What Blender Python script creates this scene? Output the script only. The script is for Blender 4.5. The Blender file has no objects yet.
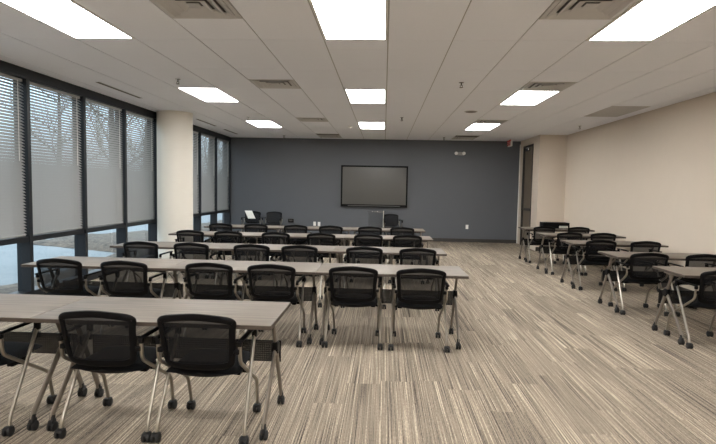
import bpy, bmesh, math, random
from mathutils import Vector, Matrix
S = bpy.context.scene
COL = S.collection
rng = random.Random(7)
PI = math.pi

# ------------------------------------------------------------------ camera, sky, exposure
CAM_Z = 1.49
CEIL = 2.894
cam_d = bpy.data.cameras.new('camera')
cam = bpy.data.objects.new('camera', cam_d)
COL.objects.link(cam)
cam_d.sensor_width = 36.0
cam_d.sensor_fit = 'HORIZONTAL'
cam_d.lens = 516.0 / 716.0 * 36.0
cam_d.clip_start = 0.05
cam_d.clip_end = 500
_r = Vector((0.99856459, 0.05027939, 0.0184594))
_u = Vector((-0.02168366, 0.06435552, 0.99769143))
_f = Vector((-0.04897535, 0.9966596, -0.06535339))
M = Matrix((( _r.x, _u.x, -_f.x, 0), (_r.y, _u.y, -_f.y, 0), (_r.z, _u.z, -_f.z, CAM_Z), (0, 0, 0, 1)))
cam.matrix_world = M
S.camera = cam

world = bpy.data.worlds.new('overcast_sky')
S.world = world
world.use_nodes = True
wn = world.node_tree
wn.nodes.clear()
wo = wn.nodes.new('ShaderNodeOutputWorld')
wb = wn.nodes.new('ShaderNodeBackground')
wt = wn.nodes.new('ShaderNodeTexCoord')
ws = wn.nodes.new('ShaderNodeSeparateXYZ')
wr = wn.nodes.new('ShaderNodeValToRGB')
wr.color_ramp.elements[0].position = 0.0
wr.color_ramp.elements[0].color = (0.30, 0.345, 0.38, 1)
wr.color_ramp.elements[1].position = 1.0
wr.color_ramp.elements[1].color = (0.88, 0.97, 1.0, 1)
_k = wr.color_ramp.elements.new(0.30)
_k.color = (0.42, 0.49, 0.56, 1)
wn.links.new(wt.outputs['Generated'], ws.inputs[0])
wn.links.new(ws.outputs['Z'], wr.inputs[0])
wn.links.new(wr.outputs[0], wb.inputs[0])
wb.inputs[1].default_value = 5.2
wn.links.new(wb.outputs[0], wo.inputs[0])

S.view_settings.view_transform = 'Standard'
S.view_settings.look = 'None'
S.view_settings.exposure = 0.0
S.view_settings.gamma = 1.0
S.view_settings.use_curve_mapping = False
S.cycles.transparent_max_bounces = 32
LAMP_STRENGTH = 31.0
LAMP_COLOUR = (1.0, 0.99, 0.97)


# ------------------------------------------------------------------ materials
def srgb(r, g, b):
    def c(v):
        v /= 255.0
        return v / 12.92 if v <= 0.04045 else ((v + 0.055) / 1.055) ** 2.4
    return (c(r), c(g), c(b), 1.0)


class NT:
    """a small helper round a node tree"""
    def __init__(s, name):
        s.m = bpy.data.materials.new(name)
        s.m.use_nodes = True
        s.t = s.m.node_tree
        s.t.nodes.clear()
        s.out = s.t.nodes.new('ShaderNodeOutputMaterial')

    def n(s, typ, **kw):
        x = s.t.nodes.new('ShaderNode' + typ)
        for k, v in kw.items():
            setattr(x, k, v)
        return x

    def l(s, a, b):
        s.t.links.new(a, b)

    def math(s, op, a, b=None, c=None):
        x = s.n('Math', operation=op)
        for i, v in enumerate((a, b, c)):
            if v is None:
                continue
            if isinstance(v, (int, float)):
                x.inputs[i].default_value = v
            else:
                s.l(v, x.inputs[i])
        return x.outputs[0]


def mat(name, col, rough=0.5, metal=0.0, spec=0.5, noise=0.0, nscale=30.0, bump=0.0, bscale=200.0):
    t = NT(name)
    p = t.n('BsdfPrincipled')
    p.inputs['Base Color'].default_value = col
    p.inputs['Roughness'].default_value = rough
    p.inputs['Metallic'].default_value = metal
    p.inputs['Specular IOR Level'].default_value = spec
    tc = t.n('TexCoord')
    nz = t.n('TexNoise')
    nz.inputs['Scale'].default_value = nscale
    nz.inputs['Detail'].default_value = 3
    t.l(tc.outputs['Object'], nz.inputs['Vector'])
    mx = t.n('MixRGB', blend_type='MULTIPLY')
    mx.inputs[0].default_value = noise
    mx.inputs[1].default_value = col
    t.l(nz.outputs[0], mx.inputs[2])
    t.l(mx.outputs[0], p.inputs['Base Color'])
    if bump:
        b2 = t.n('TexNoise')
        b2.inputs['Scale'].default_value = bscale
        t.l(tc.outputs['Object'], b2.inputs['Vector'])
        bp = t.n('Bump')
        bp.inputs['Strength'].default_value = bump
        bp.inputs['Distance'].default_value = 0.002
        t.l(b2.outputs[0], bp.inputs['Height'])
        t.l(bp.outputs[0], p.inputs['Normal'])
    t.l(p.outputs[0], t.out.inputs[0])
    return t.m


def emit(name, col, strength):
    t = NT(name)
    e = t.n('Emission')
    e.inputs[0].default_value = (*col[:3], 1)
    e.inputs[1].default_value = strength
    t.l(e.outputs[0], t.out.inputs[0])
    return t.m


def mat_carpet():
    t = NT('striped_plank_carpet')
    p = t.n('BsdfPrincipled')
    p.inputs['Roughness'].default_value = 0.95
    p.inputs['Specular IOR Level'].default_value = 0.1
    g = t.n('NewGeometry')
    sp = t.n('SeparateXYZ')
    t.l(g.outputs['Position'], sp.inputs[0])
    X, Y = sp.outputs[0], sp.outputs[1]
    colid = t.math('FLOOR', t.math('DIVIDE', X, 0.25))
    w1 = t.n('TexWhiteNoise', noise_dimensions='1D')
    t.l(colid, w1.inputs['W'])
    rowid = t.math('FLOOR', t.math('ADD', t.math('DIVIDE', Y, 1.0), t.math('MULTIPLY', w1.outputs[0], 7.0)))
    w2 = t.n('TexWhiteNoise', noise_dimensions='2D')
    cv = t.n('CombineXYZ')
    t.l(colid, cv.inputs[0])
    t.l(rowid, cv.inputs[1])
    t.l(cv.outputs[0], w2.inputs['Vector'])
    seed = t.math('MULTIPLY', w2.outputs[0], 60.0)

    def streak(fx, fy, lo, hi, detail=2.0):
        v = t.n('CombineXYZ')
        t.l(t.math('MULTIPLY', X, fx), v.inputs[0])
        t.l(t.math('MULTIPLY', Y, fy), v.inputs[1])
        t.l(seed, v.inputs[2])
        nz = t.n('TexNoise')
        nz.inputs['Scale'].default_value = 1.0
        nz.inputs['Detail'].default_value = detail
        nz.inputs['Roughness'].default_value = 0.6
        t.l(v.outputs[0], nz.inputs['Vector'])
        mr = t.n('MapRange')
        mr.inputs[1].default_value = lo
        mr.inputs[2].default_value = hi
        t.l(nz.outputs[0], mr.inputs[0])
        return mr.outputs[0]
    a = streak(235.0, 0.9, 0.30, 0.70)
    b = streak(80.0, 0.7, 0.30, 0.70)
    c = streak(330.0, 45.0, 0.25, 0.75)
    s = t.math('ADD', t.math('MULTIPLY', a, 0.46), t.math('ADD', t.math('MULTIPLY', b, 0.26), t.math('MULTIPLY', c, 0.28)))
    s = t.math('ADD', s, t.math('MULTIPLY', t.math('SUBTRACT', w2.outputs[0], 0.5), 0.10))
    cr = t.n('ValToRGB')
    e = cr.color_ramp.elements
    e[0].position = 0.22
    e[0].color = srgb(58, 52, 47)
    e[1].position = 0.80
    e[1].color = srgb(204, 190, 168)
    k = cr.color_ramp.elements.new(0.42)
    k.color = srgb(122, 112, 100)
    k = cr.color_ramp.elements.new(0.62)
    k.color = srgb(147, 135, 119)
    t.l(s, cr.inputs[0])
    t.l(cr.outputs[0], p.inputs['Base Color'])
    bp = t.n('Bump')
    bp.inputs['Strength'].default_value = 0.25
    bp.inputs['Distance'].default_value = 0.003
    t.l(c, bp.inputs['Height'])
    t.l(bp.outputs[0], p.inputs['Normal'])
    t.l(p.outputs[0], t.out.inputs[0])
    return t.m


def mat_laminate():
    t = NT('grey_woodgrain_laminate')
    p = t.n('BsdfPrincipled')
    p.inputs['Roughness'].default_value = 0.48
    p.inputs['Specular IOR Level'].default_value = 0.22
    tc = t.n('TexCoord')
    oi = t.n('ObjectInfo')
    mp = t.n('Mapping')
    mp.inputs['Scale'].default_value = (1.6, 38.0, 38.0)
    t.l(tc.outputs['Object'], mp.inputs['Vector'])
    ad = t.n('VectorMath', operation='ADD')
    cx = t.n('CombineXYZ')
    t.l(t.math('MULTIPLY', oi.outputs['Random'], 40.0), cx.inputs[0])
    t.l(mp.outputs[0], ad.inputs[0])
    t.l(cx.outputs[0], ad.inputs[1])
    nz = t.n('TexNoise')
    nz.inputs['Scale'].default_value = 1.0
    nz.inputs['Detail'].default_value = 5
    nz.inputs['Roughness'].default_value = 0.65
    nz.inputs['Distortion'].default_value = 0.4
    t.l(ad.outputs[0], nz.inputs['Vector'])
    cr = t.n('ValToRGB')
    e = cr.color_ramp.elements
    e[0].position = 0.25
    e[0].color = srgb(84, 77, 69)
    e[1].position = 0.78
    e[1].color = srgb(128, 118, 107)
    t.l(nz.outputs[0], cr.inputs[0])
    t.l(cr.outputs[0], p.inputs['Base Color'])
    t.l(p.outputs[0], t.out.inputs[0])
    return t.m


def mat_sheer(name, col, clear, rough=0.7, freq=None):
    """woven or perforated sheet: part of it is open"""
    t = NT(name)
    p = t.n('BsdfPrincipled')
    p.inputs['Base Color'].default_value = col
    p.inputs['Roughness'].default_value = rough
    p.inputs['Specular IOR Level'].default_value = 0.3
    tr = t.n('BsdfTransparent')
    mx = t.n('MixShader')
    mx.inputs[0].default_value = clear
    if freq:
        tc = t.n('TexCoord')
        sp = t.n('SeparateXYZ')
        t.l(tc.outputs['Object'], sp.inputs[0])
        a = t.math('ADD', sp.outputs[0], sp.outputs[2])
        b = t.math('SUBTRACT', sp.outputs[0], sp.outputs[2])
        h = t.math('MULTIPLY', t.math('SINE', t.math('MULTIPLY', a, freq)), t.math('SINE', t.math('MULTIPLY', b, freq)))
        h = t.math('GREATER_THAN', h, 0.25)
        t.l(t.math('MULTIPLY', h, clear), mx.inputs[0])
    t.l(p.outputs[0], mx.inputs[1])
    t.l(tr.outputs[0], mx.inputs[2])
    t.l(mx.outputs[0], t.out.inputs[0])
    return t.m


def mat_glass(name, tint=(0.93, 0.96, 0.97, 1)):
    t = NT(name)
    tr = t.n('BsdfTransparent')
    tr.inputs[0].default_value = tint
    gl = t.n('BsdfGlossy')
    gl.inputs['Roughness'].default_value = 0.02
    fr = t.n('LayerWeight')
    fr.inputs[0].default_value = 0.5
    mx = t.n('MixShader')
    t.l(t.math('ADD', t.math('MULTIPLY', t.math('POWER', fr.outputs['Facing'], 5.0), 0.6), 0.025), mx.inputs[0])
    t.l(tr.outputs[0], mx.inputs[1])
    t.l(gl.outputs[0], mx.inputs[2])
    t.l(mx.outputs[0], t.out.inputs[0])
    return t.m


def mat_ground(name, c0, c1, scale):
    t = NT(name)
    p = t.n('BsdfPrincipled')
    p.inputs['Roughness'].default_value = 0.9
    g = t.n('NewGeometry')
    nz = t.n('TexNoise')
    nz.inputs['Scale'].default_value = scale
    nz.inputs['Detail'].default_value = 6
    nz.inputs['Roughness'].default_value = 0.75
    t.l(g.outputs['Position'], nz.inputs['Vector'])
    cr = t.n('ValToRGB')
    cr.color_ramp.elements[0].position = 0.35
    cr.color_ramp.elements[0].color = c0
    cr.color_ramp.elements[1].position = 0.68
    cr.color_ramp.elements[1].color = c1
    t.l(nz.outputs[0], cr.inputs[0])
    t.l(cr.outputs[0], p.inputs['Base Color'])
    t.l(p.outputs[0], t.out.inputs[0])
    return t.m


CARPET = mat_carpet()
LAMINATE = mat_laminate()
EDGE = mat('dark_edge_banding', srgb(70, 60, 52), 0.5, noise=0.3)
TILE = mat('ceiling_tile_white', srgb(242, 244, 250), 0.95, spec=0.1, noise=0.05, nscale=60, bump=0.15, bscale=350)
GRIDM = mat('ceiling_grid_grey', srgb(170, 168, 165), 0.6)
SLATE = mat('slate_grey_paint', srgb(88, 91, 96), 0.5, noise=0.06, nscale=4, bump=0.05, bscale=250)
BEIGE = mat('warm_white_paint', srgb(208, 196, 181), 0.75, spec=0.25, noise=0.04, nscale=5, bump=0.05, bscale=250)
COLUMNW = mat('column_white_paint', srgb(226, 220, 208), 0.65, spec=0.3, noise=0.03, nscale=5)
BASEB = mat('dark_vinyl_base', srgb(52, 48, 45), 0.6)
BRONZE = mat('dark_bronze_aluminium', srgb(27, 30, 34), 0.45, spec=0.3, noise=0.1)
GLASS = mat_glass('window_glass')
SLAT = mat('pale_grey_blind_slat', srgb(158, 157, 154), 0.6, noise=0.05)
BLACKP = mat('black_plastic', srgb(7, 7, 9), 0.45, spec=0.14, noise=0.15)
BLACKF = mat('black_seat_fabric', srgb(10, 10, 12), 0.85, spec=0.2, noise=0.3, nscale=300, bump=0.3, bscale=700)
RUBBER = mat('black_rubber', srgb(24, 24, 24), 0.7, noise=0.2)
SILVER = mat('silver_tube', srgb(158, 152, 142), 0.30, metal=0.85, noise=0.05)
TAUPE = mat('taupe_metal_leg', srgb(128, 120, 110), 0.42, metal=0.6, noise=0.08)
MESHF = mat_sheer('black_back_mesh', srgb(8, 8, 10), 0.14)
PERF = mat_sheer('perforated_black_panel', srgb(20, 20, 21), 0.5, 0.5, freq=210.0)
LIGHTFRAME = mat('white_enamel', srgb(232, 230, 225), 0.5)
VENTM = mat('grey_white_vent', srgb(198, 196, 194), 0.55, noise=0.05)
DARKGAP = mat('dark_duct', srgb(96, 94, 92), 0.8)
LAMP = emit('lit_lamp_lens', LAMP_COLOUR, LAMP_STRENGTH)
SCREEN = mat('dark_matte_screen', srgb(52, 52, 48), 0.28, spec=0.9, noise=0.05)
WHITEP = mat('white_plastic', srgb(232, 230, 224), 0.5)
PAPERM = mat('white_paper', srgb(240, 238, 232), 0.8, noise=0.04)
DOORM = mat('brown_grey_door', srgb(118, 106, 92), 0.5, noise=0.15, nscale=8)
DOORF = mat('dark_door_frame', srgb(58, 54, 50), 0.5)
RED = mat('exit_red', srgb(190, 40, 42), 0.5)
ACRYL = mat_glass('clear_acrylic', (0.93, 0.93, 0.92, 1))
CHROME = mat('brushed_steel', srgb(190, 190, 188), 0.25, metal=0.95)
BARK = mat('grey_bark', srgb(92, 84, 76), 0.9, noise=0.5, nscale=20)
PAVE = mat_ground('pale_wet_pavement', srgb(100, 108, 114), srgb(114, 122, 128), 0.25)
MULCH = mat_ground('brown_mulch', srgb(26, 23, 21), srgb(98, 88, 78), 6.0)
SHRUBM = mat_ground('grey_brown_twigs', srgb(96, 84, 74), srgb(150, 136, 120), 14.0)
FARB = mat('grey_far_wall', srgb(150, 152, 154), 0.8, noise=0.2, nscale=2)


# ------------------------------------------------------------------ mesh helpers
class MB:
    def __init__(s):
        s.bm = bmesh.new()

    def box(s, x0, x1, y0, y1, z0, z1, bev=0.0, seg=2, rot=None):
        vs = [s.bm.verts.new((x, y, z)) for x in (x0, x1) for y in (y0, y1) for z in (z0, z1)]
        F = [(0, 1, 3, 2), (4, 6, 7, 5), (0, 4, 5, 1), (2, 3, 7, 6), (0, 2, 6, 4), (1, 5, 7, 3)]
        fs = [s.bm.faces.new([vs[i] for i in f]) for f in F]
        if bev:
            es = list({e for f in fs for e in f.edges})
            r = bmesh.ops.bevel(s.bm, geom=es, offset=bev, segments=seg, affect='EDGES', profile=0.5)
            vs = list({v for f in r['faces'] for v in f.verts} | {v for v in vs if v.is_valid})
        if rot is not None:
            for v in vs:
                v.co = rot @ v.co
        return s

    def tube(s, pts, r, n=8, cap=True, flat=1.0):
        """round tube swept along pts; flat < 1 squeezes it sideways"""
        pts = [Vector(p) for p in pts]
        rr = r if isinstance(r, (list, tuple)) else [r] * len(pts)
        rings = []
        ref = None
        for i, p in enumerate(pts):
            if i == 0:
                d = pts[1] - pts[0]
            elif i == len(pts) - 1:
                d = pts[-1] - pts[-2]
            else:
                d = (pts[i + 1] - p).normalized() + (p - pts[i - 1]).normalized()
            d.normalize()
            if ref is None:
                ref = Vector((1, 0, 0)) if abs(d.x) < 0.9 else Vector((0, 1, 0))
            a = (ref - d * ref.dot(d)).normalized()
            b = d.cross(a)
            ref = a
            rings.append([s.bm.verts.new(p + (a * math.cos(2 * PI * k / n) * flat + b * math.sin(2 * PI * k / n)) * rr[i]) for k in range(n)])
        for A, B in zip(rings, rings[1:]):
            for k in range(n):
                s.bm.faces.new((A[k], A[(k + 1) % n], B[(k + 1) % n], B[k]))
        if cap:
            s.bm.faces.new(rings[0][::-1])
            s.bm.faces.new(rings[-1])
        return s

    def lathe(s, c, prof, n=24, axis='Z'):
        c = Vector(c)
        rings = []
        for (r, h) in prof:
            ring = []
            for k in range(n):
                a = 2 * PI * k / n
                q = (r * math.cos(a), r * math.sin(a), h)
                if axis == 'X':
                    q = (h, q[0], q[1])
                elif axis == 'Y':
                    q = (q[0], h, q[1])
                ring.append(s.bm.verts.new(c + Vector(q)))
            rings.append(ring)
        for A, B in zip(rings, rings[1:]):
            for k in range(n):
                s.bm.faces.new((A[k], A[(k + 1) % n], B[(k + 1) % n], B[k]))
        s.bm.faces.new(rings[0][::-1])
        s.bm.faces.new(rings[-1])
        return s

    def grid(s, fn, nu, nv, thick=0.0):
        V = [[s.bm.verts.new(fn(i / nu, j / nv)) for j in range(nv + 1)] for i in range(nu + 1)]
        for i in range(nu):
            for j in range(nv):
                s.bm.faces.new((V[i][j], V[i + 1][j], V[i + 1][j + 1], V[i][j + 1]))
        return s

    def build(s, name, m, parent=None, smooth=True, angle=40):
        bmesh.ops.recalc_face_normals(s.bm, faces=s.bm.faces[:])
        me = bpy.data.meshes.new(name)
        s.bm.to_mesh(me)
        s.bm.free()
        me.materials.append(m)
        if smooth:
            me.shade_smooth()
            try:
                me.set_sharp_from_angle(angle=math.radians(angle))
            except Exception:
                pass
        o = bpy.data.objects.new(name, me)
        COL.objects.link(o)
        if parent is not None:
            o.parent = parent
        return o


def empty(name, loc=(0, 0, 0), rz=0.0):
    o = bpy.data.objects.new(name, None)
    o.empty_display_size = 0.1
    COL.objects.link(o)
    o.location = loc
    o.rotation_euler = (0, 0, rz)
    return o


def tag(o, label, cat, group=None):
    o['label'] = label
    o['category'] = cat
    if group:
        o['group'] = group
    return o


def struct(o):
    o['kind'] = 'structure'
    return o


def copy_tree(o, parent=None):
    c = o.copy()
    COL.objects.link(c)
    if parent is not None:
        c.parent = parent
    for ch in list(KIDS.get(o.name, ())):
        copy_tree(ch, c)
    return c


KIDS = {}


def index_kids():
    KIDS.clear()
    for o in bpy.data.objects:
        if o.parent is not None:
            KIDS.setdefault(o.parent.name, []).append(o)


# ------------------------------------------------------------------ room shell
XL, XR, YB, YF = -4.47, 4.50, -4.0, 14.90
JX, JY = 3.83, 13.10
GX0, GS = 0.0068, 0.6096
LY0 = 4.995            # far end of the first row of lamps


def gx(k):
    return GX0 + k * GS


def gy(n):
    return LY0 + n * 2 * GS


struct(MB().box(-4.72, 4.9, YB - 0.2, YF + 0.2, -0.12, 0.0).build('floor', CARPET, smooth=False))
struct(MB().box(-4.72, 4.9, YF, YF + 0.2, 0.0, CEIL + 0.1).build('wall_far', SLATE, smooth=False))
struct(MB().box(-4.72, 4.9, YB - 0.2, YB, 0.0, CEIL + 0.1).build('wall_back', BEIGE, smooth=False))
struct(MB().box(XR, XR + 0.2, YB, JY, 0.0, CEIL + 0.1).build('wall_right', BEIGE, smooth=False))
alc = MB()
DY0, DY1, DZ = 13.62, 14.56, 2.72
alc.box(JX, XR + 0.2, JY, JY + 0.12, 0, CEIL + 0.1)
alc.box(JX, JX + 0.15, JY + 0.12, DY0, 0, CEIL + 0.1)
alc.box(JX, JX + 0.15, DY0, DY1, DZ, CEIL + 0.1)
alc.box(JX, JX + 0.15, DY1, YF, 0, CEIL + 0.1)
struct(alc.build('wall_alcove', BEIGE, smooth=False))
struct(MB().box(-4.75, XL - 0.125, YB, 3.88, 0.0, CEIL + 0.1).build('wall_left', BEIGE, smooth=False))
struct(MB().box(XL, JX, YF - 0.012, YF, 0, 0.10, 0.003).build('baseboard_far', BASEB, smooth=False))
struct(MB().box(XR - 0.012, XR, YB, JY - 0.012, 0, 0.10, 0.003).box(JX, XR, JY - 0.012, JY, 0, 0.10, 0.003).build('baseboard_right', BASEB, smooth=False))
struct(MB().box(JX - 0.022, JX - 0.001, YF - 0.022, YF - 0.001, 0.0, 2.80).build('trim_1', LIGHTFRAME, smooth=False))

# ceiling: 2 x 4 ft panels over a grid, with openings where lamps and vents sit
holes = set()
LAMPS = []
for n in range(-2, 3):
    for k in (-5, -1, 3):
        y1 = LY0 + (n * 6) * GS
        LAMPS.append((gx(k), gx(k + 1), y1 - 2 * GS, y1))
VENTS = []
for k, y in ((-3, LY0 - GS), (2, LY0 - GS), (-3, 7.433), (3, 7.433), (-3, 11.091), (3, 11.091), (-3, 14.53), (3, 14.53)):
    VENTS.append((gx(k), gx(k + 1), y - GS, y))
RETURN = (gx(6), gx(7), 8.653, 9.872)


def blocked(x0, x1, y0, y1):
    for (a, b, c, d) in LAMPS + VENTS + [RETURN]:
        if x0 < b - 0.02 and x1 > a + 0.02 and y0 < d - 0.02 and y1 > c + 0.02:
            return True
    return False


cl = MB()
g = 0.006
xs = [XL] + [gx(k) for k in range(-7, 8)] + [XR]
for i in range(len(xs) - 1):
    ys = [YB] + [gy(n) for n in range(-7, 9)] + [YF]
    for j in range(len(ys) - 1):
        a, b, c, d = xs[i], xs[i + 1], ys[j], ys[j + 1]
        if not blocked(a, b, c, d):
            cells = [(c, d)]
        else:
            mid = (c + d) / 2
            cells = [q for q in ((c, mid), (mid, d)) if not blocked(a, b, *q)]
        for (c, d) in cells:
            cl.box(a + g, b - g, c + 0.0035, d - 0.0035, CEIL, CEIL + 0.015)
struct(cl.build('ceiling', TILE, smooth=False))
gr = MB()
for x in xs[1:-1]:
    gr.box(x - 0.008, x + 0.008, YB, YF, CEIL + 0.006, CEIL + 0.03)
gr.box(-4.72, 4.9, YB, YF, CEIL + 0.03, CEIL + 0.09)
struct(gr.build('trim_2', GRIDM, smooth=False))

# curtain wall windows
WY = [3.892 + 1.2192 * i for i in range(10)]     # mullion centres
XG = -4.585
for i in range(9):
    y0, y1 = WY[i], WY[i + 1]
    w = struct(empty('window_%d' % (i + 1), (XG, (y0 + y1) / 2, 0)))
    h = (y1 - y0) / 2
    f = MB()
    f.box(-0.06, 0.115, -h - 0.03, -h + 0.03, 0.0, 2.77)
    f.box(-0.06, 0.115, -h - 0.03, h + 0.03 if i == 8 else h - 0.03, 2.77, CEIL + 0.02)
    f.box(-0.06, 0.115, -h + 0.03, h - 0.03, 0.0, 0.10)
    if i == 8:
        f.box(-0.06, 0.115, h - 0.03, h + 0.037, 0.0, CEIL + 0.02)
    f.build('frame', BRONZE, w, smooth=False)
    MB().box(-0.05, 0.10, -h + 0.03, h - 0.03, 0.735, 0.80).build('transom', BRONZE, w, smooth=False)
    MB().box(-0.006, 0.0, -h + 0.03, h - 0.03, 0.10, 0.735).build('pane', GLASS, w, smooth=False)
    MB().box(-0.006, 0.0, -h + 0.03, h - 0.03, 0.80, 2.77).build('pane', GLASS, w, smooth=False)

ORD = ['first', 'second', 'third', 'fourth', 'fifth', 'sixth', 'seventh', 'eighth']


def make_blind(i):
    y0, y1 = WY[i], WY[i + 1]
    h = (y1 - y0) / 2 - 0.04
    b = empty('window_blind', (XG + 0.055, (y0 + y1) / 2, 0))
    MB().box(-0.018, 0.018, -h, h, 2.728, 2.765, 0.003).build('headrail', SLAT, b, smooth=False)
    s = MB()
    z = 0.845
    tilt = math.radians(35)
    while z < 2.72:
        c, sn = math.cos(tilt), math.sin(tilt)
        w = 0.0355
        # inner edge low, outer edge high, slightly crowned
        pr = [(w * c, -w * sn), (0.0 + 0.002 * sn, 0.002 * c), (-w * c, w * sn)]
        A = [s.bm.verts.new((px, -h, z + pz)) for px, pz in pr]
        B = [s.bm.verts.new((px, h, z + pz)) for px, pz in pr]
        for k in range(2):
            s.bm.faces.new((A[k], A[k + 1], B[k + 1], B[k]))
        z += 0.038
    s.build('slats', SLAT, b)
    MB().box(-0.014, 0.014, -h, h, 0.806, 0.828, 0.003).build('bottom_rail', SLAT, b, smooth=False)
    for yy in (-h * 0.62, h * 0.62):
        MB().tube([(0.019, yy, 0.82), (0.019, yy, 2.735)], 0.0014, 4).build('lift_cord', SLAT, b)
    MB().tube([(0.026, h - 0.10, 1.75), (0.026, h - 0.10, 2.735)], 0.004, 6).build('tilt_wand', WHITEP, b)
    return b


bl_labels = {
    1: 'pale grey slatted blind in the tall window cut off by the edge of the photo',
    2: 'pale grey slatted blind, fourth window before the round column',
    3: 'pale grey slatted blind, third window before the round column',
    4: 'pale grey slatted blind, second window before the round column',
}
BL = {0: 'pale grey blind in the window fifth before the round column',
      1: 'pale grey blind in the window fourth before the round column, cut by the photo edge',
      2: 'pale grey blind in the window third before the round column',
      3: 'pale grey blind in the window second before the round column',
      4: 'pale grey blind in the window just before the round column',
      5: 'pale grey blind in the window hidden behind the round column',
      6: 'pale grey blind in the first window past the round column',
      7: 'pale grey blind in the window between the column and the dark corner',
      8: 'pale grey blind in the window beside the dark slate wall'}
for i in range(0, 9):
    if i == 0:
        continue
    tag(make_blind(i), BL[i], 'window blind', 'blinds in the window wall')

# round column
struct(MB().lathe((-4.12, 10.02, 0), [(0.335, 0.0), (0.335, CEIL + 0.005)], 64).build('column', COLUMNW, angle=60))

# door in the alcove
d = struct(empty('door_1', (JX, (DY0 + DY1) / 2, 0)))
hw = (DY1 - DY0) / 2
MB().box(-0.012, 0.10, -hw, -hw + 0.05, 0, DZ).box(-0.012, 0.10, hw - 0.05, hw, 0, DZ).box(-0.012, 0.10, -hw + 0.05, hw - 0.05, DZ - 0.05, DZ).build('frame', DOORF, d, smooth=False)
lf = MB().box(0.035, 0.08, -hw + 0.052, hw - 0.052, 0.01, DZ - 0.052, 0.002).build('leaf', DOORM, d, smooth=False)
MB().box(0.0, 0.035, -hw + 0.12, hw - 0.12, 0.97, 1.04, 0.008).build('push_bar', DOORF, lf, smooth=False)
MB().box(-0.02, 0.035, -0.05, 0.22, DZ - 0.15, DZ - 0.08, 0.006).build('door_closer', CHROME, lf, smooth=False)

# ------------------------------------------------------------------ ceiling fittings
def make_lamp():
    r = empty('ceiling_light')
    f = MB()
    a, b, w = GS / 2 - 0.006, GS - 0.006, 0.022
    f.box(-a, -a + w, -b, b, -0.002, 0.02).box(a - w, a, -b, b, -0.002, 0.02)
    f.box(-a + w, a - w, -b, -b + w, -0.002, 0.02).box(-a + w, a - w, b - w, b, -0.002, 0.02)
    f.build('frame', LIGHTFRAME, r, smooth=False)
    MB().box(-a + w, a - w, -b + w, b - w, 0.003, 0.012).build('diffuser', LAMP, r, smooth=False)
    return r


lamp0 = make_lamp()


def make_vent():
    r = empty('ceiling_vent')
    a = GS / 2 - 0.006
    MB().box(-a, a, -a, a, 0.028, 0.030).build('duct_plate', DARKGAP, r, smooth=False)
    f = MB()
    w = 0.035
    f.box(-a, -a + w, -a, a, -0.002, 0.012).box(a - w, a, -a, a, -0.002, 0.012)
    f.box(-a + w, a - w, -a, -a + w, -0.002, 0.012).box(-a + w, a - w, a - w, a, -0.002, 0.012)
    f.build('frame', VENTM, r, smooth=False)
    for s0, s1 in ((0.264, 0.200), (0.194, 0.130), (0.124, 0.060)):
        c = MB()
        z0, z1 = 0.018, -0.006
        P = [[(-q, -q, z), (q, -q, z), (q, q, z), (-q, q, z)] for q, z in ((s0, z1), (s1, z0), (s1 - 0.004, z0 - 0.002), (s0 - 0.008, z1 - 0.003))]
        V = [[c.bm.verts.new(p) for p in ring] for ring in P]
        for a_, b_ in ((0, 1), (1, 2), (2, 3), (3, 0)):
            for k in range(4):
                c.bm.faces.new((V[a_][k], V[a_][(k + 1) % 4], V[b_][(k + 1) % 4], V[b_][k]))
        c.build('cone_ring', VENTM, r, smooth=False)
    MB().box(-0.05, 0.05, -0.05, 0.05, 0.0, 0.004).build('centre_plate', VENTM, r, smooth=False)
    return r


vent0 = make_vent()


def make_sprinkler():
    r = empty('fire_sprinkler')
    MB().lathe((0, 0, 0), [(0.034, 0.0), (0.034, -0.004), (0.012, -0.008)], 16).build('escutcheon', CHROME, r)
    MB().tube([(0, 0, -0.006), (0, 0, -0.04)], 0.009, 8).tube([(-0.016, 0, -0.035), (-0.012, 0, -0.06)], 0.004, 6).tube([(0.016, 0, -0.035), (0.012, 0, -0.06)], 0.004, 6).build('body', DOORF, r)
    MB().lathe((0, 0, -0.066), [(0.024, 0.0), (0.024, 0.004)], 12).build('deflector', DOORF, r)
    return r


spr0 = make_sprinkler()
index_kids()


def put(proto, loc, label, cat, group, rz=0.0, used=set()):
    o = proto if proto.name not in used else copy_tree(proto)
    used.add(proto.name)
    o.location = loc
    o.rotation_euler = (0, 0, rz)
    tag(o, label, cat, group)
    return o


where = {-5: 'strip nearest the windows', -1: 'middle strip above the aisle end', 3: 'strip towards the beige wall'}
nn = {-2: 'behind the camera, two rows back', -1: 'directly over the camera', 0: 'largest and closest, cut by the photo top', 1: 'second row from the camera', 2: 'smallest, closest to the dark wall'}
q = 0
for n in range(-2, 3):
    for k in (-5, -1, 3):
        a, b, c, e = LAMPS[q]
        q += 1
        put(lamp0, ((a + b) / 2, (c + e) / 2, CEIL), 'lit flat ceiling panel, %s, %s' % ({-5: 'window side', -1: 'middle line', 3: 'beige wall side'}[k], nn[n]), 'ceiling light', 'flat lit panels in the ceiling')
vl = ['square louvred air vent, largest on the window side, cut by the photo top',
      'square louvred air vent, largest, beside the lamp towards the beige wall',
      'square louvred air vent, window side, next to the second row of lamps',
      'square louvred air vent touching the second lamp on the beige wall side',
      'square louvred air vent, window side, in line with the smallest lamps',
      'square louvred air vent touching the smallest lamp on the beige wall side',
      'square louvred air vent on the window side, closest to the dark wall',
      'square louvred air vent closest to the dark wall, above the emergency light']
for (a, b, c, e), t in zip(VENTS, vl):
    put(vent0, ((a + b) / 2, (c + e) / 2, CEIL), t, 'air vent', 'square vents in the ceiling')
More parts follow.
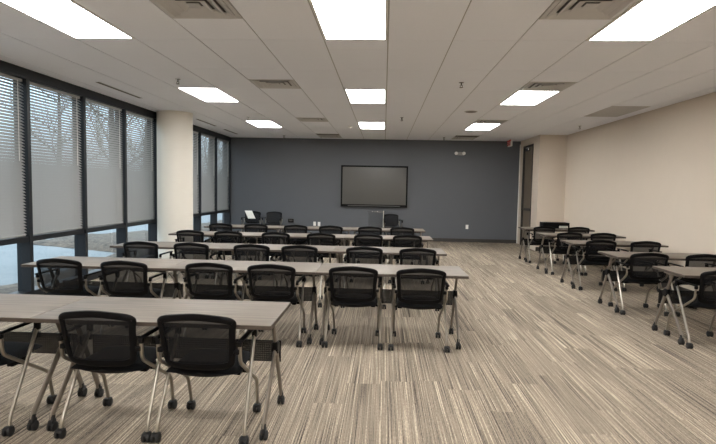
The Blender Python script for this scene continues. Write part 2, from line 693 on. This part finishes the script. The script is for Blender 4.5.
sl = [((-2.77, 6.84), 'small sprinkler head beside the second lamp on the window side'),
      ((-2.79, 10.49), 'small sprinkler head in front of the smallest lamp on the window side'),
      ((-2.77, 14.15), 'small sprinkler head close to the dark wall on the window side'),
      ((0.98, 6.91), 'small sprinkler head over the aisle, largest of those near the middle lamps'),
      ((0.32, 10.30), 'small sprinkler head just past the middle lamps over the aisle'),
      ((1.58, 14.10), 'small sprinkler head close to the dark wall above the emergency light'),
      ((4.12, 11.28), 'small sprinkler head beside the beige wall near its inner corner')]
for (x, y), t in sl:
    put(spr0, (x, y, CEIL), t, 'sprinkler', 'sprinkler heads in the ceiling')

# flat return grille
rg = empty('return_grille', ((RETURN[0] + RETURN[1]) / 2, (RETURN[2] + RETURN[3]) / 2, CEIL))
a, b = GS / 2 - 0.006, GS - 0.006
MB().box(-a, a, -b, b, 0.016, 0.02).build('duct_plate', DARKGAP, rg, smooth=False)
f = MB()
w = 0.02
f.box(-a, -a + w, -b, b, -0.002, 0.01).box(a - w, a, -b, b, -0.002, 0.01).box(-a + w, a - w, -b, -b + w, -0.002, 0.01).box(-a + w, a - w, b - w, b, -0.002, 0.01)
f.build('frame', VENTM, rg, smooth=False)
f = MB()
y = -b + w + 0.006
while y < b - w:
    f.box(-a + w, a - w, y, y + 0.011, 0.0, 0.008)
    y += 0.019
f.build('grille_bars', VENTM, rg, smooth=False)
tag(rg, 'flat grey rectangular return grille in the ceiling beside the beige wall', 'air vent')

# slot diffusers over the windows
for (y0, y1), t in (((7.08, 8.35), 'thin black slot diffuser in the ceiling before the round column'),
                    ((10.89, 12.12), 'thin black slot diffuser in the ceiling just past the round column'),
                    ((12.80, 13.91), 'thin black slot diffuser in the ceiling closest to the dark corner')):
    r = empty('slot_diffuser', (-4.0, (y0 + y1) / 2, CEIL))
    hh = (y1 - y0) / 2
    MB().box(-0.022, 0.022, -hh, hh, -0.004, -0.001).build('slot', BLACKP, r, smooth=False)
    MB().box(-0.03, -0.022, -hh - 0.008, hh + 0.008, -0.006, 0.0).box(0.022, 0.03, -hh - 0.008, hh + 0.008, -0.006, 0.0).build('frame', VENTM, r, smooth=False)
    tag(r, t, 'slot diffuser', 'slot diffusers above the windows')

r = empty('ceiling_speaker', (1.52, 9.41, CEIL))
MB().lathe((0, 0, 0), [(0.115, 0.0), (0.115, -0.006), (0.10, -0.010)], 32).build('rim', VENTM, r)
MB().lathe((0, 0, -0.010), [(0.098, 0.0), (0.09, -0.003)], 32).build('grille', mat('grey_speaker_grille', srgb(120, 116, 110), 0.7), r)
tag(r, 'round grey flush ceiling disc between the lamps towards the beige wall', 'ceiling speaker')
r = empty('motion_sensor', (-0.80, 11.85, CEIL))
MB().lathe((0, 0, 0), [(0.05, 0.0), (0.05, -0.012), (0.035, -0.03)], 20).build('housing', WHITEP, r)
MB().lathe((0, 0, -0.03), [(0.025, 0.0), (0.014, -0.012)], 16).build('lens', WHITEP, r)
tag(r, 'small white motion sensor on the ceiling beside the smallest middle lamp', 'sensor')

# exit sign
ex = empty('exit_sign', (3.42, 14.43, CEIL))
MB().lathe((0, 0, 0), [(0.05, 0.0), (0.05, -0.012)], 16).build('canopy', WHITEP, ex)
MB().box(-0.028, 0.028, -0.16, 0.16, -0.19, -0.012, 0.006).build('housing', WHITEP, ex, smooth=False)
fc = bpy.data.curves.new('exit_letters', 'FONT')
fc.body = 'EXIT'
fc.size = 0.20
fc.offset = 0.006
fc.align_x = 'CENTER'
fc.align_y = 'CENTER'
fc.extrude = 0.003
fo = bpy.data.objects.new('tmp', fc)
COL.objects.link(fo)
bpy.context.view_layer.update()
me = bpy.data.meshes.new_from_object(fo.evaluated_get(bpy.context.evaluated_depsgraph_get()))
bpy.data.objects.remove(fo)
me.materials.clear()
me.materials.append(RED)
lo = bpy.data.objects.new('letters', me)
COL.objects.link(lo)
lo.parent = ex
lo.location = (-0.031, 0, -0.10)
lo.rotation_euler = (PI / 2, 0, -PI / 2)
tag(ex, 'red and white EXIT sign hanging from the ceiling by the dark wall', 'exit sign')

# emergency light
el = empty('emergency_light', (2.10, YF, 2.52))
MB().box(-0.07, 0.15, -0.06, 0.0, -0.045, 0.045, 0.01).build('housing', mat('pale_grey_plastic', srgb(150, 148, 144), 0.5), el)
for x in (-0.085, 0.13):
    hd = MB().lathe((x, -0.06, 0.005), [(0.03, 0.0), (0.045, -0.03), (0.045, -0.07)], 20, 'Y').build('lamp_head', WHITEP, el)
    MB().lathe((x, -0.131, 0.005), [(0.04, 0.0), (0.036, -0.004)], 20, 'Y').build('lens', LIGHTFRAME, hd)
tag(el, 'white two-headed emergency light high on the dark wall', 'emergency light')

# ------------------------------------------------------------------ far wall
tv = empty('wall_screen', (-0.283, YF, 0))
w2, z0, z1 = 0.955, 0.955, 2.14
t_ = 0.045
MB().box(-w2, w2, -0.09, -0.002, z0, z1, 0.008).build('housing', BLACKP, tv, smooth=False)
MB().box(-w2, -w2 + t_, -0.10, -0.088, z0, z1).box(w2 - t_, w2, -0.10, -0.088, z0, z1).box(-w2 + t_, w2 - t_, -0.10, -0.088, z1 - t_, z1).box(-w2 + t_, w2 - t_, -0.10, -0.088, z0, z0 + 0.075).build('bezel', BLACKP, tv, smooth=False)
MB().box(-w2 + t_, w2 - t_, -0.094, -0.088, z0 + 0.075, z1 - t_).build('screen', SCREEN, tv, smooth=False)
MB().box(-0.75, 0.75, -0.104, -0.10, z0 + 0.022, z0 + 0.05).build('speaker_bar', mat('grey_speaker_bar', srgb(70, 70, 68), 0.5), tv, smooth=False)
tag(tv, 'large dark flat screen in a black frame on the slate wall', 'television')


def outlet(x, z, label, group=None):
    o = empty('wall_outlet', (x, YF, z))
    MB().box(-0.038, 0.038, -0.008, 0, -0.06, 0.06, 0.003).build('cover_plate', WHITEP, o, smooth=False)
    for zz in (-0.025, 0.025):
        MB().box(-0.016, 0.016, -0.010, -0.008, zz - 0.014, zz + 0.014, 0.0008).build('socket', LIGHTFRAME, o, smooth=False)
    tag(o, label, 'outlet', group)


outlet(-1.995, 0.435, 'white wall outlet of the pair below the screen, the one towards the windows', 'outlets on the dark wall')
outlet(-1.865, 0.43, 'white wall outlet of the pair below the screen, the one towards the door', 'outlets on the dark wall')
outlet(2.40, 0.44, 'white wall outlet alone on the dark wall beyond the aisle', 'outlets on the dark wall')
bx = empty('wall_box', (-2.68, YF, 0.52))
MB().box(-0.08, 0.08, -0.07, 0, -0.05, 0.05, 0.008).build('housing', BLACKP, bx, smooth=False)
MB().box(-0.05, 0.05, -0.074, -0.07, -0.025, 0.025).build('cover', DOORF, bx, smooth=False)
tag(bx, 'small black box low on the dark wall beside the two chairs facing the room', 'wall box')


# ------------------------------------------------------------------ chair
def chair_back_outline():
    """closed outline of the back in (x, z), clockwise from bottom centre"""
    pts = []
    zb, zt = 0.445, 0.776
    wb_, wt_ = 0.200, 0.222
    half = [(0.0, zb), (0.10, zb + 0.001), (wb_ - 0.045, zb + 0.006), (wb_ - 0.008, zb + 0.028), (wb_ + 0.004, zb + 0.07),
            (wb_ + 0.010, zb + 0.14), (wt_ - 0.006, zt - 0.095), (wt_, zt - 0.055), (wt_ - 0.007, zt - 0.034), (wt_ - 0.040, zt - 0.016), (0.10, zt - 0.002), (0.0, zt + 0.006)]
    pts = half + [(-x, z) for x, z in half[-2:0:-1]]
    return pts


def back_y(x, z):
    t = (z - 0.445) / 0.327
    lean = 0.055 - 0.075 * t - 0.03 * t * (1 - t)
    return lean + 0.035 * (x / 0.22) ** 2 - 0.075


def make_caster(parent, x, y, h=0.062, rz=0.0):
    c = MB()
    r = 0.028
    for s in (-1, 1):
        c.lathe((x + s * 0.0145 - 0.010, y - 0.008, r), [(r * 0.8, 0.0), (r, 0.004), (r, 0.016), (r * 0.8, 0.020)], 16, 'X')
    c.box(x - 0.022, x + 0.022, y - 0.03, y + 0.018, 0.034, 0.056, 0.008)
    c.tube([(x, y, 0.05), (x, y, h + 0.004)], 0.010, 8)
    return c.build('caster', RUBBER, parent)


def bend(pts, rad=0.04, n=4):
    """round the corners of a polyline"""
    P = [Vector(p) for p in pts]
    out = [P[0]]
    for i in range(1, len(P) - 1):
        a, b, c = P[i - 1], P[i], P[i + 1]
        d1, d2 = (a - b), (c - b)
        r1 = min(rad, d1.length * 0.45)
        r2 = min(rad, d2.length * 0.45)
        s, e = b + d1.normalized() * r1, b + d2.normalized() * r2
        for k in range(n + 1):
            t = k / n
            out.append(s * (1 - t) ** 2 + b * 2 * t * (1 - t) + e * t * t)
    out.append(P[-1])
    return out


def make_chair():
    r = empty('nesting_chair')
    # seat: crowned cushion over a thin shell
    s = MB()

    def seat_surf(u, v, top):
        x = (u - 0.5) * 2
        yy = v
        wx = 0.222 * (1 - 0.10 * yy)
        ex_ = 1 - abs(x) ** 6 * 0.5
        y = 0.0 + 0.44 * yy
        z = 0.428 + 0.014 * (1 - x * x) * (1 - (2 * yy - 1) ** 4) - 0.028 * max(0, yy - 0.85) / 0.15 * 0.6 + 0.004 * yy if top else 0.380 + 0.026 * abs(x) ** 2
        if not top and (v in (0.0, 1.0) or u in (0.0, 1.0)):
            z = 0.408
        if top and (v in (0.0, 1.0) or u in (0.0, 1.0)):
            z = 0.414
        sq = 1 - 0.06 * (abs(2 * yy - 1) ** 8)
        return (x * wx * sq, y + (0.02 * x * x if yy < 0.5 else -0.02 * x * x) * abs(2 * yy - 1), z)
    s.grid(lambda u, v: seat_surf(u, v, True), 14, 12)
    s.grid(lambda u, v: seat_surf(u, v, False), 14, 12)
    bmesh.ops.remove_doubles(s.bm, verts=s.bm.verts[:], dist=0.008)
    s.build('seat', BLACKF, r, angle=60)
    # backrest frame
    out = chair_back_outline()
    b = MB()
    N = len(out)
    rings = []
    dense = []
    for i in range(N):
        p0, p1, p2, p3 = out[i - 1], out[i], out[(i + 1) % N], out[(i + 2) % N]
        for k in range(3):
            t = k / 3
            q = []
            for a0, a1, a2, a3 in zip(p0, p1, p2, p3):
                q.append(0.5 * ((2 * a1) + (-a0 + a2) * t + (2 * a0 - 5 * a1 + 4 * a2 - a3) * t * t + (-a0 + 3 * a1 - 3 * a2 + a3) * t ** 3))
            dense.append(tuple(q))
    cx, cz = 0.0, 0.61
    D = len(dense)
    for i, (x, z) in enumerate(dense):
        xa, za = dense[i - 1]
        xb, zb = dense[(i + 1) % D]
        tx, tz = xb - xa, zb - za
        L = math.hypot(tx, tz) or 1
        nx, nz = tz / L, -tx / L
        if nx * (x - cx) + nz * (z - cz) > 0:
            nx, nz = -nx, -nz           # inward
        wd = 0.036 if z > 0.73 else 0.030
        if z < 0.47:
            wd = 0.036
        y = back_y(x, z)
        xi, zi = x + nx * wd, z + nz * wd
        yi = back_y(xi, zi)
        th = 0.011
        sect = [(x, y - th * 0.6, z), (x - nx * 0.004, y, z - nz * 0.004), (x, y + th * 0.6, z), (xi, yi + th * 0.6, zi), (xi + nx * 0.001, yi, zi), (xi, yi - th * 0.6, zi), ((x + xi) / 2, (y + yi) / 2 - th, (z + zi) / 2)]
        rings.append([b.bm.verts.new(p) for p in sect])
    for i in range(D):
        A, B = rings[i], rings[(i + 1) % D]
        for k in range(7):
            b.bm.faces.new((A[k], A[(k + 1) % 7], B[(k + 1) % 7], B[k]))
    back = b.build('backrest', BLACKP, r, angle=50)
    m = MB()
    inner = []
    for (x, z) in dense:
        sx = 0.90
        inner.append((x * sx, 0.61 + (z - 0.61) * 0.88))
    # mesh panel as concentric rings
    ringv = []
    for k in (1.0, 0.75, 0.5, 0.25):
        ringv.append([m.bm.verts.new((x * k, back_y(x * k, 0.61 + (z - 0.61) * k), 0.61 + (z - 0.61) * k)) for x, z in inner])
    cv = m.bm.verts.new((0, back_y(0, 0.61), 0.61))
    for A, B in zip(ringv, ringv[1:]):
        for i in range(D):
            m.bm.faces.new((A[i], A[(i + 1) % D], B[(i + 1) % D], B[i]))
    for i in range(D):
        m.bm.faces.new((ringv[-1][i], ringv[-1][(i + 1) % D], cv))
    m.build('mesh_panel', MESHF, back, angle=80)
    # side frames
    for sd in (-1, 1):
        rl = MB().tube(bend([(sd * 0.258, 0.0, 0.058), (sd * 0.256, 0.012, 0.105), (sd * 0.243, 0.285, 0.575), (sd * 0.243, 0.285, 0.60)], 0.03), 0.0115, 8).build('rear_leg', SILVER, r)
        make_caster(rl, sd * 0.258, 0.0)
        fl = MB().tube(bend([(sd * 0.236, -0.02, 0.615), (sd * 0.236, -0.01, 0.49), (sd * 0.228, 0.41, 0.235), (sd * 0.222, 0.455, 0.058)], 0.04, 5), 0.0115, 8).build('front_leg', SILVER, r)
        make_caster(fl, sd * 0.222, 0.455)
        ar = MB()
        ar.box(sd * 0.243 - 0.016, sd * 0.243 + 0.016, -0.035, 0.312, 0.612, 0.626, 0.006, 2)
        ar.box(sd * 0.243 - 0.014, sd * 0.243 + 0.014, 0.268, 0.305, 0.555, 0.614, 0.005, 2)
        ar.box(sd * 0.236 - 0.013, sd * 0.236 + 0.013, -0.034, -0.006, 0.585, 0.614, 0.005, 2)
        ar.build('armrest', BLACKP, r)
        bk = MB().box(sd * 0.220 - 0.016, sd * 0.220 + 0.016, -0.035, -0.008, 0.54, 0.57, 0.006, 2)
        bk.build('back_bracket', BLACKP, r)
    MB().tube([(-0.236, 0.185, 0.372), (0.236, 0.185, 0.372)], 0.011, 8).box(-0.20, -0.16, 0.12, 0.26, 0.366, 0.394, 0.005).box(0.16, 0.20, 0.12, 0.26, 0.366, 0.394, 0.005).build('seat_support', BLACKP, r)
    return r


def make_table():
    L, D, Z = 1.40, 0.61, 0.71
    r = empty('flip_top_table')
    top = MB().box(-L / 2, L / 2, -D / 2, D / 2, Z - 0.026, Z, 0.0025, 2).build('tabletop', LAMINATE, r)
    e = MB()
    e.box(-L / 2 - 0.0015, L / 2 + 0.0015, -D / 2 - 0.0015, -D / 2 + 0.003, Z - 0.025, Z - 0.003)
    e.box(-L / 2 - 0.0015, L / 2 + 0.0015, D / 2 - 0.003, D / 2 + 0.0015, Z - 0.025, Z - 0.003)
    e.box(-L / 2 - 0.0015, -L / 2 + 0.003, -D / 2 + 0.003, D / 2 - 0.003, Z - 0.025, Z - 0.003)
    e.box(L / 2 - 0.003, L / 2 + 0.0015, -D / 2 + 0.003, D / 2 - 0.003, Z - 0.025, Z - 0.003)
    e.build('edge_band', EDGE, top, smooth=False)
    MB().tube([(-L / 2 + 0.06, 0.03, Z - 0.054), (L / 2 - 0.06, 0.03, Z - 0.054)], 0.014, 10).build('crossbar', BLACKP, r)
    MB().box(-L / 2 + 0.05, L / 2 - 0.05, 0.245, 0.248, 0.315, 0.46).build('modesty_panel', PERF, r, smooth=False)
    for sd in (-1, 1):
        x = sd * (L / 2 - 0.058)
        lg = MB().tube([(x, 0.0, Z - 0.03), (x, 0.035, 0.62), (x, 0.115, 0.46), (x - sd * 0.0, 0.285, 0.105), (x, 0.295, 0.07)], 0.021, 10, flat=0.62)
        lg.box(x - 0.03, x + 0.03, -0.13, 0.13, Z - 0.045, Z - 0.0262, 0.004)
        lg.tube([(x, 0.115, 0.46), (x, -0.205, 0.105), (x, -0.212, 0.07)], 0.021, 10, flat=0.62)
        lo_ = lg.build('leg', TAUPE, r)
        MB().lathe((x - 0.020, 0.115, 0.455), [(0.036, 0.0), (0.040, 0.006), (0.040, 0.034), (0.036, 0.040)], 18, 'X').box(x - 0.018, x + 0.018, 0.07, 0.13, 0.45, 0.50, 0.008).build('hinge_joint', BLACKP, lo_)
        for yy, s2 in ((0.297, 1), (-0.214, -1)):
            c = MB()
            c.tube([(x, yy - s2 * 0.008, 0.098), (x, yy, 0.066)], 0.020, 10, flat=0.72)
            rr = 0.029
            for s in (-1, 1):
                c.lathe((x + s * 0.013 - 0.009, yy + 0.004, rr), [(rr * 0.8, 0.0), (rr, 0.003), (rr, 0.015), (rr * 0.8, 0.018)], 18, 'X')
            c.box(x - 0.013, x + 0.013, yy - 0.022, yy + 0.028, 0.04, 0.072, 0.006)
            c.build('caster', RUBBER, lo_)
    return r


chair0 = make_chair()
table0 = make_table()
index_kids()

fromwall = {'A': 'fifth', 'B': 'fourth', 'C': 'third', 'D': 'second', 'E': 'first'}
YC = {'A': 3.13, 'B': 5.00, 'C': 6.60, 'D': 8.36, 'E': 9.98}
TX = {'A': [-1.318, -2.722], 'B': [0.085, -1.32, -2.725], 'C': [0.08, -1.325, -2.73], 'D': [0.085, -1.32, -2.725], 'E': [0.09, -1.315, -2.72]}
seatx = {'A': [-1.03, -1.60, -2.43], 'B': [0.353, -0.262, -1.018, -1.60, -2.40, -3.04],
         'C': [0.426, -0.224, -1.022, -1.613, -2.372, -3.01], 'D': [0.381, -0.227, -0.969, -1.685, -2.443, -3.06],
         'E': [0.357, -0.246, -0.984, -1.65, -2.412, -3.085]}
tpos = ['aisle end', 'middle', 'window end']
for row in 'ABCDE':
    for j, x in enumerate(TX[row]):
        p = tpos[j] if row != 'A' else 'aisle end'
        put(table0, (x, YC[row], 0), ('grey laminate table cut off by the photo edge, beside the windows' if row == 'A' and j else 'grey laminate table, %s of the %s window side row from the dark wall' % (p, fromwall[row])), 'table', 'tables in the window side rows', rz=0.0 if row != 'B' else 0.003)
    for j, x in enumerate(seatx[row]):
        dy = -0.285 + rng.uniform(-0.02, 0.02)
        if row == 'A':
            dy = -0.285
        put(chair0, (x, YC[row] + dy, 0), 'black mesh chair, %s from the aisle, %s window side row from the dark wall' % (ORD[j], fromwall[row]), 'chair', 'black mesh chairs at the window side tables', rz=0.0 if row == 'A' else rng.uniform(-0.02, 0.02))
YR = {'R5': 5.39, 'R4': 6.72, 'R3': 8.27, 'R2': 9.68, 'R1': 11.15}
XRT = {'R5': 3.62, 'R4': 3.58, 'R3': 3.60, 'R2': 3.62, 'R1': 3.66}
seatr = {'R5': [3.24], 'R4': [3.215, 3.86], 'R3': [3.285, 3.935], 'R2': [3.31, 3.90], 'R1': [3.315, 4.01]}
fw = {'R5': 'fifth', 'R4': 'fourth', 'R3': 'third', 'R2': 'second', 'R1': 'first'}
for row in ('R5', 'R4', 'R3', 'R2', 'R1'):
    put(table0, (XRT[row], YR[row], 0), 'grey laminate table along the beige wall, %s from the far end' % fw[row], 'table', 'tables along the beige wall', rz=rng.uniform(-0.01, 0.01))
    for j, x in enumerate(seatr[row]):
        put(chair0, (x, YR[row] - 0.32 + rng.uniform(-0.01, 0.01), 0), 'black mesh chair, %s side of the beige wall table %s from the far end' % (('aisle', 'wall')[j], fw[row]), 'chair', 'black mesh chairs at the beige wall tables', rz=rng.uniform(-0.03, 0.03))
put(chair0, (-3.70, 14.42, 0), 'black mesh chair by the dark wall facing the room, with a paper sheet', 'chair', 'chairs facing the room by the dark wall', rz=PI + 0.05)
put(chair0, (-3.10, 14.44, 0), 'black mesh chair by the dark wall facing the room, empty, beside the paper one', 'chair', 'chairs facing the room by the dark wall', rz=PI - 0.03)
put(chair0, (0.22, 14.50, 0), 'black mesh chair below the screen behind the clear lectern', 'chair', 'chairs facing the room by the dark wall', rz=PI + 0.25)

# paper sheet leaning on the chair back
ps = MB()


def sheet(u, v):
    x = -0.105 + 0.21 * u + 0.06 * (v - 0.5) * -2
    return (x, -0.07 * (1 - v) + 0.012 * math.sin(u * PI), 0.22 * v)


ps.grid(sheet, 8, 8)
pg = ps.build('paper_sheet', PAPERM)
sm = pg.modifiers.new('thickness', 'SOLIDIFY')
sm.thickness = 0.001
pg.location = (-3.735, 14.315, 0.585)
tag(pg, 'white paper sheet leaning on the back of a chair by the dark wall', 'paper')

# clear lectern
le = empty('lectern', (0.0, 13.75, 0))
MB().box(-0.30, 0.30, -0.20, 0.20, 0.0, 0.03, 0.006).build('base', ACRYL, le, smooth=False)
MB().box(-0.40, 0.02, -0.012, 0.0, 0.03, 0.86).build('front_panel', ACRYL, le, smooth=False)
for x in (0.0,):
    MB().tube([(x, 0.012, 0.03), (x, 0.012, 0.90)], 0.012, 8).build('post', mat('satin_steel', srgb(215, 213, 208), 0.55, metal=0.6), le)
MB().box(-0.42, 0.06, -0.18, 0.20, 0.872, 0.884, 0.002, rot=Matrix.Rotation(0.0, 3, 'X')).build('reading_top', ACRYL, le, smooth=False)
MB().box(-0.24, 0.03, -0.19, -0.178, 0.87, 0.885).build('front_lip', CHROME, le, smooth=False)
tag(le, 'clear acrylic lectern with a steel post below the screen', 'lectern')

# black case on the last table by the wall
bc = empty('equipment_case', (3.68, 11.27, 0.71))
MB().box(-0.28, 0.27, -0.14, 0.14, 0.004, 0.128, 0.012, 3).build('housing', BLACKP, bc)
MB().box(0.05, 0.23, -0.146, -0.138, 0.012, 0.060, 0.002).build('grille', WHITEP, bc, smooth=False)
gl = MB()
for k in range(6):
    gl.box(0.066 + k * 0.027, 0.076 + k * 0.027, -0.149, -0.1455, 0.018, 0.054)
gl.build('grille_slots', VENTM, bc, smooth=False)
for x in (-0.25, 0.24):
    MB().lathe((x, 0, 0), [(0.012, 0.0), (0.012, 0.006)], 10).build('foot', RUBBER, bc)
tag(bc, 'low black equipment case with a pale slotted panel on the last beige wall table', 'case')

# ------------------------------------------------------------------ outside the windows
struct(MB().box(-90, -4.72, -40, 90, -0.25, -0.12).build('ground_outside', PAVE, smooth=False))
mb = MB()


def berm(u, v):
    y = -2 + 30 * v
    edge = 1.2 + 3.7 * min(1, max(0, (y - 11.6) / 1.4)) - 2.0 * min(1, max(0, (y - 15.0) / 3.0)) + 0.12 * math.sin(y * 1.3)
    x = -4.76 - edge * u
    hgt = 0.16 * math.sin(PI * min(1, 0.15 + u * 0.85)) * (0.5 + 0.5 * min(1, max(0, (y - 6) / 4)))
    return (x, y, -0.12 + hgt * 1.0 + 0.02 * math.sin(x * 7 + y * 5))


mb.grid(berm, 14, 120)
struct(mb.build('mulch_bed_ground', MULCH))


def make_tree(x, y, h, seed, name, label):
    rg_ = random.Random(seed)
    t = empty(name, (x, y, -0.15))
    tr = MB()
    p = []
    lean = rg_.uniform(-0.05, 0.05)
    for k in range(9):
        f_ = k / 8
        p.append((lean * h * f_ + rg_.uniform(-0.04, 0.04), rg_.uniform(-0.04, 0.04) + 0.03 * h * f_, h * 0.75 * f_))
    tr.tube(p, [0.17 * (1 - 0.75 * k / 8) + 0.02 for k in range(9)], 10)
    tr.build('trunk', BARK, t)

    def limb(mbx, p0, d, L, r, depth):
        pts = [p0]
        q = Vector(p0)
        dd = Vector(d).normalized()
        for k in range(4):
            dd = (dd + Vector((rg_.uniform(-0.22, 0.22), rg_.uniform(-0.22, 0.22), rg_.uniform(-0.05, 0.25)))).normalized()
            q = q + dd * L / 4
            pts.append(q.copy())
        mbx.tube(pts, [r, r * 0.8, r * 0.62, r * 0.45, r * 0.25], 5)
        if depth:
            for i in (1, 2, 3, 4):
                for s in range(2):
                    nd = dd + Vector((rg_.uniform(-1, 1), rg_.uniform(-1, 1), rg_.uniform(-0.3, 0.7)))
                    limb(mbx, pts[i], nd, L * rg_.uniform(0.4, 0.6), r * 0.45, depth - 1)
    for k in range(9):
        f_ = 0.30 + 0.70 * k / 8
        i = min(7, int(f_ * 8))
        base = Vector(p[i]).lerp(Vector(p[i + 1]), f_ * 8 - i)
        a = k * 2.4 + rg_.uniform(-0.4, 0.4)
        b_ = MB()
        limb(b_, base, (math.cos(a), math.sin(a), 0.55), h * 0.38 * (1.15 - 0.6 * f_), 0.055 * (1.2 - 0.7 * f_), 2)
        b_.build('branch', BARK, t)
    tag(t, label, 'tree', 'bare trees outside the windows')


make_tree(-11.2, 20.9, 8.5, 3, 'bare_tree', 'bare tree with a pale trunk outside the second window before the column')
make_tree(-12.6, 26.6, 6.3, 5, 'bare_tree', 'bare tree outside the window just before the round column')
make_tree(-20.0, 30.9, 9.5, 9, 'bare_tree', 'bare tree outside the window third before the column')
make_tree(-12.0, 34.9, 7.0, 12, 'bare_tree', 'bare tree outside the windows past the round column')
# far low buildings beyond the car park
def building(x, y, w, dd, h, label):
    b_ = empty('office_building', (x, y, -0.12))
    MB().box(-dd / 2, dd / 2, -w / 2, w / 2, 0, h).build('wall', FARB, b_, smooth=False)
    MB().box(-dd / 2 - 0.3, dd / 2 + 0.3, -w / 2 - 0.3, w / 2 + 0.3, h, h + 0.5).build('roof', BRONZE, b_, smooth=False)
    for k in range(int(w // 3)):
        MB().box(dd / 2, dd / 2 + 0.05, -w / 2 + 0.8 + 3 * k, -w / 2 + 2.6 + 3 * k, 1.0, h - 0.8).build('window_band', BRONZE, b_, smooth=False)
    tag(b_, label, 'building')


building(-48, 42, 30, 12, 3.2, 'low grey building far beyond the pavement outside the windows')
